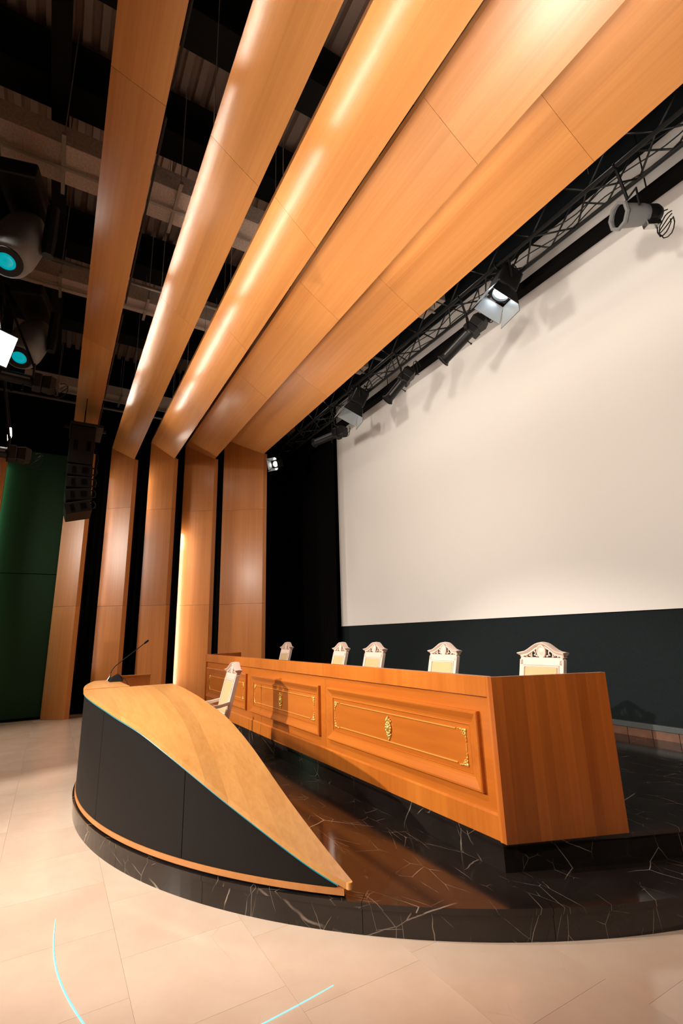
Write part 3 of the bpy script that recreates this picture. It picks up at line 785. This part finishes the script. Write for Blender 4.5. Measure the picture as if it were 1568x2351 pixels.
    mk('medallion', g.loft(lo), M['chair'], t, smooth=40)
    CW = 0.262; sec1 = []; sec2 = []; n = 28
    for i in range(n+1):
        u = -1 + 2*i/n; x = CW*u; z = zb + 0.032 + crest_z(u); y0 = ly(z)+0.020
        fr_ = 0.046 if abs(u) > 0.985 else 0.043
        sec2.append([(x, y0-fr_, z+0.011), (x, y0-fr_, z+0.005), (x*0.985, y0-0.034, z-0.004), (x*0.955, y0-0.026, z-0.010), (x*0.95, y0+0.024, z-0.010), (x, y0+0.036, z+0.004), (x, y0+0.036, z+0.011), (x, y0, z+0.016)])
        xi = (HW+0.014)*u
        zi = zb + 0.018 + crest_z(u)*0.93
        sec1.append([(xi, y0-0.026, zi+0.006), (xi, y0-0.026, zi-0.008), (xi, y0+0.018, zi-0.008), (xi, y0+0.018, zi+0.006)])
    mk('cornice', G().loft(sec2), M['chair'], t, smooth=35)
    mk('dentil_band', G().loft(sec1), M['chair'], t, smooth=35)
    for s in (-1, 1):
        z0_ = zb
        mk('corner_block', G().box(s*HW-0.020, s*HW+0.020, yc-0.024, yc+0.024, z0_, z0_+0.030), M['chair'], t, bevel=0.003)
    return t
chair = make_chair()
chair.location = (-5.60, 1.46, Z1); chair.rotation_euler = (0, 0, math.radians(-2)); chair.scale = (0.83, 1.0, 1.0)
chair['label'] = 'white and cream carved armchair standing in front of the desk by the lectern'; chair['group'] = 'carved armchairs on the stage'
CH = [(-7.92, 'carved cream chair behind the desk, farthest away, in front of the black curtain', -2),
      (-6.08, 'carved cream chair behind the desk, second from the wood columns', -5),
      (-5.21, 'carved cream chair behind the desk, middle one of the five in the row', 0),
      (-3.94, 'carved cream chair behind the desk, second from the near end', 0),
      (-2.745, 'largest carved cream chair back, behind the near end board of the desk', 2)]
for x, lab, rz in CH:
    c = copy_tree(chair); c.location = (x, 3.14, Z2); c.rotation_euler = (0, 0, math.radians(rz))
    c['label'] = lab

# ------------------------------------------------------------------ rigging: trusses
def truss(name, y0, z0, s, x0, x1, label, step=0.36, rc=0.024, rb=0.011):
    t = thing(name, ((x0+x1)/2, y0+s/2, z0), label, 'truss')
    xm = (x0+x1)/2
    for yy in (-s/2, s/2):
        for zz in (0, s):
            mk('chord', G().tube([(x0-xm, yy, zz), (x1-xm, yy, zz)], rc, 8), M['metal'], t, smooth=40)
    me = {}
    for face, (p, q) in {'bottom': ((-s/2, 0), (s/2, 0)), 'front': ((-s/2, 0), (-s/2, s)), 'rear': ((s/2, 0), (s/2, s))}.items():
        for d in (0, 1):
            a, b_ = (p, q) if d == 0 else (q, p)
            me[face, d] = mesh('brace', G().tube([(0, a[0], a[1]), (step, b_[0], b_[1])], rb, 5), M['metal'], True)
        n = int((x1-x0)/step)
        for i in range(n):
            mk('brace', me[face, i % 2], None, t, loc=(x0-xm+i*step, 0, 0))
    for xx in np.arange(x0+0.8, x1, 2.6):
        mk('hanger', G().tube([(xx-xm, 0, s), (xx-xm, 0, 8.5-z0)], 0.006, 5), M['metal'], t)
    return t
lt = truss('lighting_truss', 4.50, 6.05, 0.36, -10.9, 0.9, 'black box truss with lamps running in front of the screen')
rc_ = random.Random(4)
for q in range(3):   # slack cables tied along the bottom of the truss
    pts = []; n = 90
    for i in range(n+1):
        t_ = i/n; ph = (t_*9+q*0.37) % 1.0
        pts.append((-5.7+11.4*t_, -0.12+0.12*q+0.05*math.sin(i*0.7+q), 0.02-0.09*(1-(2*ph-1)**2)*(0.6+0.4*math.sin(q+t_*20))))
    mk('truss_cable', G().tube(pts, 0.007, 5), M['rubber'], lt, smooth=True)
truss('front_truss', -1.62, 6.55, 0.40, -11.2, -1.2, 'black truss at the picture edge carrying moving heads', 0.40)

# ------------------------------------------------------------------ stage lamps
def aim(o, d):
    o.rotation_mode = 'QUATERNION'; o.rotation_quaternion = Vector(d).to_track_quat('-Y', 'Z')
def lathe(prof, n=20, sq=1.0):
    """prof: (y, r) along -Y axis"""
    return G().loft([[(r*math.cos(2*math.pi*k/n), y, r*math.sin(2*math.pi*k/n)) for k in range(n)] for y, r in prof])
def yoke_and_clamp(t, pos, ztop, w, mat, inv):
    """a U yoke around the housing and a clamp up to the truss chord; built in the lamp's frame"""
    up = inv @ Vector((0, 0, 1))
    mk('yoke', G().tube([(-w, 0, 0), tuple(Vector((-w, 0, 0)) + up*0.20), tuple(Vector((w, 0, 0)) + up*0.20), (w, 0, 0)], 0.012, 6), mat, t)
    cy = min((4.50, 4.86) if pos.y > 0 else (-1.62, -1.22), key=lambda q: abs(q-pos.y))
    sc_ = t.scale[0]
    tgt = inv @ Vector((0, (cy-pos.y)/sc_, (ztop-pos.z)/sc_))
    mk('clamp', G().tube([tuple(up*0.20), tuple((up*0.20)*0.3+tgt*0.7), tuple(tgt)], 0.016, 6), M['metal'], t)
    mk('hook', G().tube([tuple(tgt + (inv @ Vector((0, 0.034*math.cos(a), 0.034*math.sin(a))))) for a in [2*math.pi*q/10 for q in range(11)]], 0.009, 5), M['metal'], t)
def cables(t, base, seed, n=2, r=0.11):
    rnd = random.Random(seed)
    for i in range(n):
        pts = []; a0 = rnd.uniform(0, 6.28); ax = rnd.uniform(0.8, 1.2)
        for k in range(13):
            a = a0 + k/12*5.2
            pts.append((base[0]+r*ax*math.cos(a)*0.55+rnd.uniform(-.01,.01), base[1]+0.03*k/12+r*(0.8+math.sin(a))*0.75, base[2]-0.06+r*math.sin(a+i)*0.8))
        mk('cable', G().tube(pts, 0.006, 5), M['rubber'], t, smooth=True)
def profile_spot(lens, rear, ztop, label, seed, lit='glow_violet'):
    lens, rear = Vector(lens), Vector(rear); d = (lens-rear); Lh = d.length; d.normalize()
    pos = rear + d*0.15
    t = thing('profile_spot', pos, label, 'spotlight', 'profile spots on the screen truss'); aim(t, d)
    inv = t.rotation_quaternion.to_matrix().inverted()
    e = -(Lh-0.15)
    mk('lens_barrel', lathe([(e, 0.082), (e-0.004, 0.070), (e+0.05, 0.070), (e+0.05, 0.066)], 20).loft([[(r*math.cos(2*math.pi*k/12), y, r*math.sin(2*math.pi*k/12)) for k in range(12)] for y, r in ((e, 0.083), (e+0.03, 0.083), (e+0.031, 0.074), (-0.02, 0.074), (0.0, 0.085))], cap=False), M['metal'], t, smooth=40)
    for s in (-1, 1):
        mk('barrel_rail', G().box(s*0.074-0.008, s*0.074+0.008, e+0.06, -0.03, -0.012, 0.012), M['metal_grey'], t)
    mk('gate_housing', G().box(-0.095, 0.095, -0.0, 0.10, -0.10, 0.10), M['metal'], t, bevel=0.012)
    mk('lamp_housing', G().loft([[(a*w_, y, b_*w_) for a, b_ in ((-1,-1),(1,-1),(1,1),(-1,1))] for y, w_ in ((0.101,0.085),(0.20,0.10),(0.27,0.08))]), M['metal'], t, bevel=0.012)
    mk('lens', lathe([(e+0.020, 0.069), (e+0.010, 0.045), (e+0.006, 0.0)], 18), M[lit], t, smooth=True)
    mk('frame_holder', G().loft([[(r*math.cos(2*math.pi*(k+0.5)/8), y, r*math.sin(2*math.pi*(k+0.5)/8)) for k in range(8)] for y, r in ((e-0.012,0.100),(e+0.004,0.100),(e+0.004,0.080),(e-0.012,0.080))], closed=True), M['metal'], t)
    mk('knob', G().tube([(0, -0.10, -0.074), (0.0, -0.10, -0.13), (0.0, -0.10, -0.15)], [0.008, 0.008, 0.016], 8), M['rubber'], t)
    yoke_and_clamp(t, pos, ztop, 0.105, M['metal'], inv); cables(t, (0.05, 0.25, 0), seed)
    return t
def fresnel(pos, d, ztop, label, seed, lens_mat, inner, sc=1.0, power=0, group='fresnel lamps with barn doors', color=(0.85, 0.93, 1.0)):
    pos = Vector(pos); d = Vector(d).normalized()
    t = thing('fresnel_lamp', pos, label, 'stage lamp', group); aim(t, d)
    inv = t.rotation_quaternion.to_matrix().inverted()
    t.scale = (sc, sc, sc)
    mk('lamp_body', G().loft([[(a*wx, y, b_*wz) for a, b_ in ((-1,-1),(1,-1),(1,1),(-1,1))] for y, wx, wz in ((-0.10,0.115,0.115),(0.14,0.115,0.115),(0.20,0.08,0.08))]), M['metal'], t, bevel=0.02)
    mk('lens_ring', G().loft([[(r*math.cos(2*math.pi*k/20), y, r*math.sin(2*math.pi*k/20)) for k in range(20)] for y, r in ((-0.101,0.105),(-0.135,0.105),(-0.135,0.085),(-0.101,0.085))], closed=True), M['metal'], t, smooth=40)
    mk('lens', lathe([(-0.102, 0.084), (-0.125, 0.055), (-0.132, 0.0)], 20), M[lens_mat], t, smooth=True)
    for k in range(4):
        a = k*math.pi/2; wd = 0.115; ln = 0.22 if k % 2 == 0 else 0.17; fl_ = 0.075 if k % 2 == 0 else 0.05
        g = G()
        for off_, nm in ((0.0, 0), (0.004, 1)):
            v = [(-wd*0.98, -0.137, 0.112+off_), (wd*0.98, -0.137, 0.112+off_), (wd*1.35, -0.137-ln, 0.112+fl_+off_), (-wd*1.35, -0.137-ln, 0.112+fl_+off_)]
            v2 = [(x_, y_, z_+0.0035) for x_, y_, z_ in v]
            g = G().add(v+v2, [(0,3,2,1),(4,5,6,7),(0,1,5,4),(1,2,6,5),(2,3,7,6),(3,0,4,7)])
            g.xform(Matrix.Rotation(a, 4, 'Y'))
            if nm == 0: door = mk('barn_door', g, M[inner], t)
            else: mk('door_back', g, M['metal'], door)
    yoke_and_clamp(t, pos, ztop, 0.125, M['metal'], inv); cables(t, (0, 0.17, 0), seed, 2, 0.08)
    if power:
        spot('fresnel_light', pos + d*0.16*sc, pos + d*3, power, 50, 0.6, 0.06, color)
    return t
TZ = 6.05
profile_spot((-4.53, 4.40, 5.204), (-4.10, 4.68, 5.612), TZ, 'black profile spot hanging just below the lit barn-door lamp, lens glinting', 3)
profile_spot((-5.88, 4.40, 5.213), (-5.675, 4.68, 5.63), TZ, 'black profile spot in the middle of the truss over the screen, lens glinting', 5)
profile_spot((-8.52, 4.40, 5.425), (-7.85, 4.66, 5.46), TZ, 'black profile spot pointing sideways at the far corner of the screen', 8, 'lens')
fresnel((-3.52, 4.60, 5.80), (-0.10, -0.42, -0.9), TZ, 'brightly lit barn-door lamp on the truss in front of the screen', 11, 'glow_blue', 'door_in', 1.25, 60)
fresnel((-7.08, 4.58, 5.78), (-0.10, -0.42, -0.9), TZ, 'barn-door lamp with teal inner flaps near the far end of the truss', 12, 'glow_teal', 'door_in', 1.25, 14, color=(0.5, 0.85, 1.0))
fresnel((-10.25, 4.28, 5.50), (0.55, -0.75, -0.35), TZ, 'small bright barn-door lamp beside the widest column against the curtain', 13, 'glow_white', 'door_in', 0.8, 20, color=(1, 0.9, 0.8))
# open-faced can lamp near the right picture edge
pos = Vector((-1.95, 4.62, 5.50)); d = Vector((-0.35, -0.75, -0.10)).normalized()
t = thing('can_lamp', pos, 'grey eight-sided can lamp with a black opening at the near end of the truss', 'stage lamp'); aim(t, d)
inv = t.rotation_quaternion.to_matrix().inverted()
mk('lamp_body', G().loft([[(r*math.cos(2*math.pi*(k+.5)/16), y, r*math.sin(2*math.pi*(k+.5)/16)) for k in range(16)] for y, r in ((-0.12,0.115),(0.10,0.105),(0.20,0.085),(0.24,0.05))], cap=False), M['housing'], t, smooth=40)
mk('front_frame', G().loft([[(r*math.cos(2*math.pi*(k+0.5)/8), y, r*math.sin(2*math.pi*(k+0.5)/8)) for k in range(8)] for y, r in ((-0.145,0.140),(-0.12,0.140),(-0.12,0.108),(-0.145,0.108))], closed=True), M['housing'], t)
mk('opening', lathe([(-0.10, 0.113), (-0.06, 0.06), (-0.05, 0.0)], 16), M['black'], t)
mk('rear_cap', lathe([(0.16, 0.095), (0.26, 0.095), (0.31, 0.07), (0.32, 0.0)], 16), M['metal'], t, smooth=40)
mk('connector_box', G().box(-0.04, 0.04, 0.12, 0.28, -0.15, -0.09), M['steel'], t, bevel=0.01)
yoke_and_clamp(t, pos, TZ, 0.13, M['metal'], inv); cables(t, (0.02, 0.24, -0.08), 21, 3, 0.12)

# moving heads and lamps on the front truss at the picture edge
def moving_head(pos, d, ztop, label, glow):
    pos = Vector(pos); d = Vector(d).normalized()
    t = thing('moving_head', pos, label, 'moving head lamp', 'moving heads on the front truss'); aim(t, d)
    inv = t.rotation_quaternion.to_matrix().inverted()
    t.scale = (1.28, 1.28, 1.28)
    def sup(y, rx, rz, n=24, e=0.7):
        o_ = []
        for k in range(n):
            a = 2*math.pi*k/n; c_, s_ = math.cos(a), math.sin(a)
            o_.append((rx*math.copysign(abs(c_)**e, c_), y, rz*math.copysign(abs(s_)**e, s_)))
        return o_
    mk('head_shell', G().loft([sup(-0.33,0.125,0.125,24,0.95), sup(-0.31,0.15,0.145,24,0.9), sup(-0.18,0.165,0.15), sup(0.05,0.17,0.155), sup(0.30,0.15,0.135), sup(0.42,0.12,0.11)]), M['housing'], t, smooth=50)
    mk('lens_ring', G().loft([[(r*math.cos(2*math.pi*k/24), y, r*math.sin(2*math.pi*k/24)) for k in range(24)] for y, r in ((-0.331,0.12),(-0.345,0.118),(-0.345,0.07),(-0.331,0.07))], closed=True), M['metal'], t, smooth=40)
    mk('lens', lathe([(-0.332, 0.07), (-0.336, 0.04), (-0.338, 0.0)], 20), M[glow], t, smooth=True)
    up = inv @ Vector((0, 0, 1))
    for s in (-1, 1):
        p0 = Vector((s*0.225, 0, 0)); p1 = p0 + up*0.42
        mk('yoke_arm', G().tube([tuple(p0-up*0.06), tuple(p0+up*0.1), tuple(p1)], [0.045, 0.055, 0.05], 8), M['metal'], t, smooth=40)
    c0 = up*0.44
    bx = G().box(-0.28, 0.28, -0.16, 0.16, 0, 0.14)
    q = up.to_track_quat('Z', 'X').to_matrix().to_4x4(); q.translation = c0
    mk('base_box', bx.xform(q), M['metal'], t, bevel=0.02)
    tg_ = inv @ (Vector((0, -1.22-pos.y, ztop-pos.z))/1.28)
    mk('clamp', G().tube([tuple(up*0.58), tuple(tg_)], 0.025, 8), M['metal'], t)
    return t
moving_head((-5.4, -0.73, 5.61), (0.45, -0.10, -0.89), 6.55, 'grey moving-head lamp with teal lens at the picture edge, upper of two', 'glow_teal')
moving_head((-7.4, -0.694, 5.585), (0.53, -0.13, -0.82), 6.55, 'shaded moving-head lamp with dim teal lens, lower of two', 'glow_teal')
# soft panel lamps
PLAB = ['square white glowing panel lamp at the picture edge below the moving head']
for p_, lab in zip(PANELS, PLAB):
    pp = Vector(p_); d = Vector(PANEL_DIR).normalized()
    t = thing('panel_lamp', pp, lab, 'stage lamp'); aim(t, d)
    inv = t.rotation_quaternion.to_matrix().inverted()
    mk('panel_housing', G().box(-0.30, 0.30, 0.0, 0.08, -0.20, 0.20), M['metal'], t, bevel=0.01)
    mk('glowing_face', G().box(-0.285, 0.285, -0.006, -0.0005, -0.18, 0.18), M['glow_white'], t)
    u_ = inv @ Vector((0, -0.10, 6.55-pp.z))
    mk('hanger', G().tube([(0, 0.04, 0.19), tuple(u_)], 0.015, 6), M['metal'], t)
# side-lit lamps under it
def side_lamp(pos, d, label, lit):
    t = profile_spot(Vector(pos)+Vector(d).normalized()*0.55, pos, 6.55, label, 31, lit)
    t['group'] = 'lamps under the front truss'
    return t
side_lamp((-7.0, -0.40, 4.83), (0.05, -0.9, 0.02), 'grey profile lamp lying level below the glowing panel lamp', 'lens')
side_lamp((-7.6, -0.62, 4.00), (0.15, -0.9, -0.02), 'black lamp lying level in front of the green wall', 'lens')
gl = thing('tube_lamp', (-8.2, -0.834, 4.36), 'narrow bright sliver of a lamp above the level black lamp', 'stage lamp')
mk('lamp_tube', G().loft([[(r*math.cos(2*math.pi*k/10), r*math.sin(2*math.pi*k/10), z) for k in range(10)] for z, r in ((0.0,0.012),(0.12,0.030),(0.24,0.012))]), M['glow_white'], gl, smooth=True)
mk('lamp_cap', G().tube([(0, 0, -0.04), (0, 0, 0.0)], 0.02, 8), M['metal'], gl)
mk('hanger', G().tube([(-0.02, 0.0, 0.24), (-0.02, -0.386, 2.2)], 0.006, 5), M['metal'], gl)

# ------------------------------------------------------------------ hanging line-array speakers
AX, AY = -9.3, 0.13
arr = thing('speaker_array', (AX, AY, 3.6), 'black hanging column of loudspeakers in front of the narrowest wood column', 'loudspeaker')
mk('flying_frame', G().box(-0.38, 0.38, -0.22, 0.30, 1.53, 1.58), M['metal'], arr, bevel=0.006)
mk('flying_frame', G().box(-0.03, 0.03, -0.30, 0.36, 1.585, 1.63), M['metal'], arr, bevel=0.006)
mk('bass_cabinet', G().box(-0.34, 0.34, -0.20, 0.19, 0.84, 1.525), M['rubber'], arr, bevel=0.012)
for sx in (-0.10, 0.10):
    mk('cabinet_handle', G().box(0.341, 0.348, sx-0.03, sx+0.03, 1.08, 1.26), M['black'], arr)
py, pz, ang = 0.0, 0.83, 0.0
for i in range(4):
    ang_i = math.radians((2, 5, 10, 17)[i])
    rot = Matrix.Translation((0, 0.165, pz)) @ Matrix.Rotation(ang_i, 4, 'X')
    g = G()
    v = [(-0.34,-0.36,-0.185),(0.34,-0.36,-0.185),(0.34,0.03,-0.20),(-0.34,0.03,-0.20),(-0.34,-0.36,-0.004),(0.34,-0.36,-0.004),(0.34,0.03,-0.004),(-0.34,0.03,-0.004)]
    g.add(v, [(0,3,2,1),(4,5,6,7),(0,1,5,4),(1,2,6,5),(2,3,7,6),(3,0,4,7)]); g.xform(rot)
    cab = mk('speaker_module', g, M['rubber'], arr, bevel=0.01)
    mk('module_recess', G().box(0.341, 0.347, -0.28, -0.22, -0.155, -0.045).xform(rot), M['black'], cab)
    mk('module_plate', G().box(0.341, 0.346, -0.13, -0.04, -0.145, -0.05).xform(rot), M['black'], cab)
    mk('module_handle', G().tube([tuple(rot @ Vector(p)) for p in ((0.30,0.03,-0.04),(0.30,0.085,-0.045),(0.30,0.10,-0.10),(0.30,0.085,-0.155),(0.30,0.03,-0.16))], 0.012, 6), M['metal'], cab, smooth=True)
    pz -= 0.202; 
mk('cable', G().tube([(0.30,0.19,1.2),(0.31,0.27,0.95),(0.30,0.25,0.8),(0.31,0.23,0.6),(0.30,0.26,0.45)], 0.008, 6), M['rubber'], arr, smooth=True)
for sx in (-0.3, 0.3):
    mk('hanging_chain', G().tube([(sx, 0.0, 1.60), (sx*0.4, 0, 4.9)], 0.008, 5), M['metal'], arr)

# ------------------------------------------------------------------ overhead services
def duct(x0, x1, z0, h, y0, y1, label):
    t = thing('air_duct', ((x0+x1)/2, (y0+y1)/2, z0), label, 'duct', 'air ducts above the beams')
    hx, hy = (x1-x0)/2, (y1-y0)/2
    n = 5
    for i in range(n):
        a = -hy + 2*hy*i/n; b_ = -hy + 2*hy*(i+1)/n
        mk('duct_section', G().box(-hx, hx, a+0.004, b_-0.004, 0, h), M['duct'], t, bevel=0.006)
        c = (a+b_)/2
        mk('hanger_rail', G().box(-hx-0.12, hx+0.16, c-0.02, c+0.02, -0.045, -0.005), M['wire'], t)
        for s in (-1, 1):
            mk('threaded_rod', G().tube([(s*(hx+0.09), c, -0.05), (s*(hx+0.09), c, 8.5-z0)], 0.006, 5), M['wire'], t)
    mk('side_rail', G().box(-0.02, 0.02, -hy, hy, -0.05, -0.0455), M['wire'], t)
    return t
duct(-5.73, -5.17, 6.9, 0.26, -1.05, 5.2, 'pale rectangular air duct crossing above the beams, nearest and largest')
duct(-7.88, -7.54, 6.9, 0.24, -1.05, 5.2, 'pale rectangular air duct crossing above the beams, middle one')
duct(-11.6, -11.2, 6.9, 0.22, -1.05, 5.2, 'dim air duct above the beams, farthest, near the speaker column')
for i, (x0, x1, z0, z1) in enumerate(((-4.15, -3.75, 7.75, 8.4), (-5.55, -5.15, 7.75, 8.4), (-8.15, -7.75, 7.75, 8.4), (-10.4, -10.0, 7.75, 8.4))):
    t = thing('roof_girder', ((x0+x1)/2, 2.0, z0), ('black roof girder above the beams, nearest', 'black roof girder above the nearest air duct', 'black roof girder above the middle air duct', 'black roof girder above the beams, farthest')[i], 'girder', 'roof girders')
    hx = (x1-x0)/2
    mk('flange', G().box(-hx, hx, -3.8, 3.7, 0, 0.03), M['girder'], t); mk('web', G().box(-0.02, 0.02, -3.8, 3.7, 0.03, z1-z0-0.03), M['girder'], t)
    mk('flange', G().box(-hx, hx, -3.8, 3.7, z1-z0-0.03, z1-z0), M['girder'], t)
t = mk('cable_tray', G().box(-4.5, 4.5, -0.09, 0.09, 0, 0.12), M['girder'], loc=(-7.5, -0.53, 7.6)); tag(t, 'dark boxed tray running lengthwise above the beams near the lights', 'cable tray')
for xx, lab in ((-7.1, 'thin grey pipe crossing above the beams before the middle duct'), (-11.9, 'thin grey pipe crossing above the beams beyond the farthest duct')):
    t = mk('overhead_pipe', G().tube([(0, -3.4, 0), (0, 3.4, 0)], 0.03, 8), M['wire'], loc=(xx, 1.9, 6.85), smooth=True); tag(t, lab, 'pipe', 'overhead pipes')

# ------------------------------------------------------------------ cyan light on the floor, painted as thin glowing strips
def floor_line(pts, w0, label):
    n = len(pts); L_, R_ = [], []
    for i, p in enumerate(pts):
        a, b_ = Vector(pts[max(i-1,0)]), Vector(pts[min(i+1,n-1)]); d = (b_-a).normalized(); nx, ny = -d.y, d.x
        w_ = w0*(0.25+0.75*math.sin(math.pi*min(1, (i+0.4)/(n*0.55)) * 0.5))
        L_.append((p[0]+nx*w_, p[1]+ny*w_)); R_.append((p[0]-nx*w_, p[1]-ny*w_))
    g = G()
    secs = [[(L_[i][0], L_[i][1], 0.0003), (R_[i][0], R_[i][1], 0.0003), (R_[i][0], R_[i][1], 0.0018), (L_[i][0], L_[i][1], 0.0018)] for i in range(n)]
    return tag(mk('floor_light_line', g.loft(secs), M['floor_glow']), label, 'light strip')
def bez(P_, n):
    out = []
    for i in range(n+1):
        t = i/n; out.append(tuple((1-t)**3*P_[0][k]+3*(1-t)**2*t*P_[1][k]+3*(1-t)*t*t*P_[2][k]+t**3*P_[3][k] for k in (0, 1)))
    return out
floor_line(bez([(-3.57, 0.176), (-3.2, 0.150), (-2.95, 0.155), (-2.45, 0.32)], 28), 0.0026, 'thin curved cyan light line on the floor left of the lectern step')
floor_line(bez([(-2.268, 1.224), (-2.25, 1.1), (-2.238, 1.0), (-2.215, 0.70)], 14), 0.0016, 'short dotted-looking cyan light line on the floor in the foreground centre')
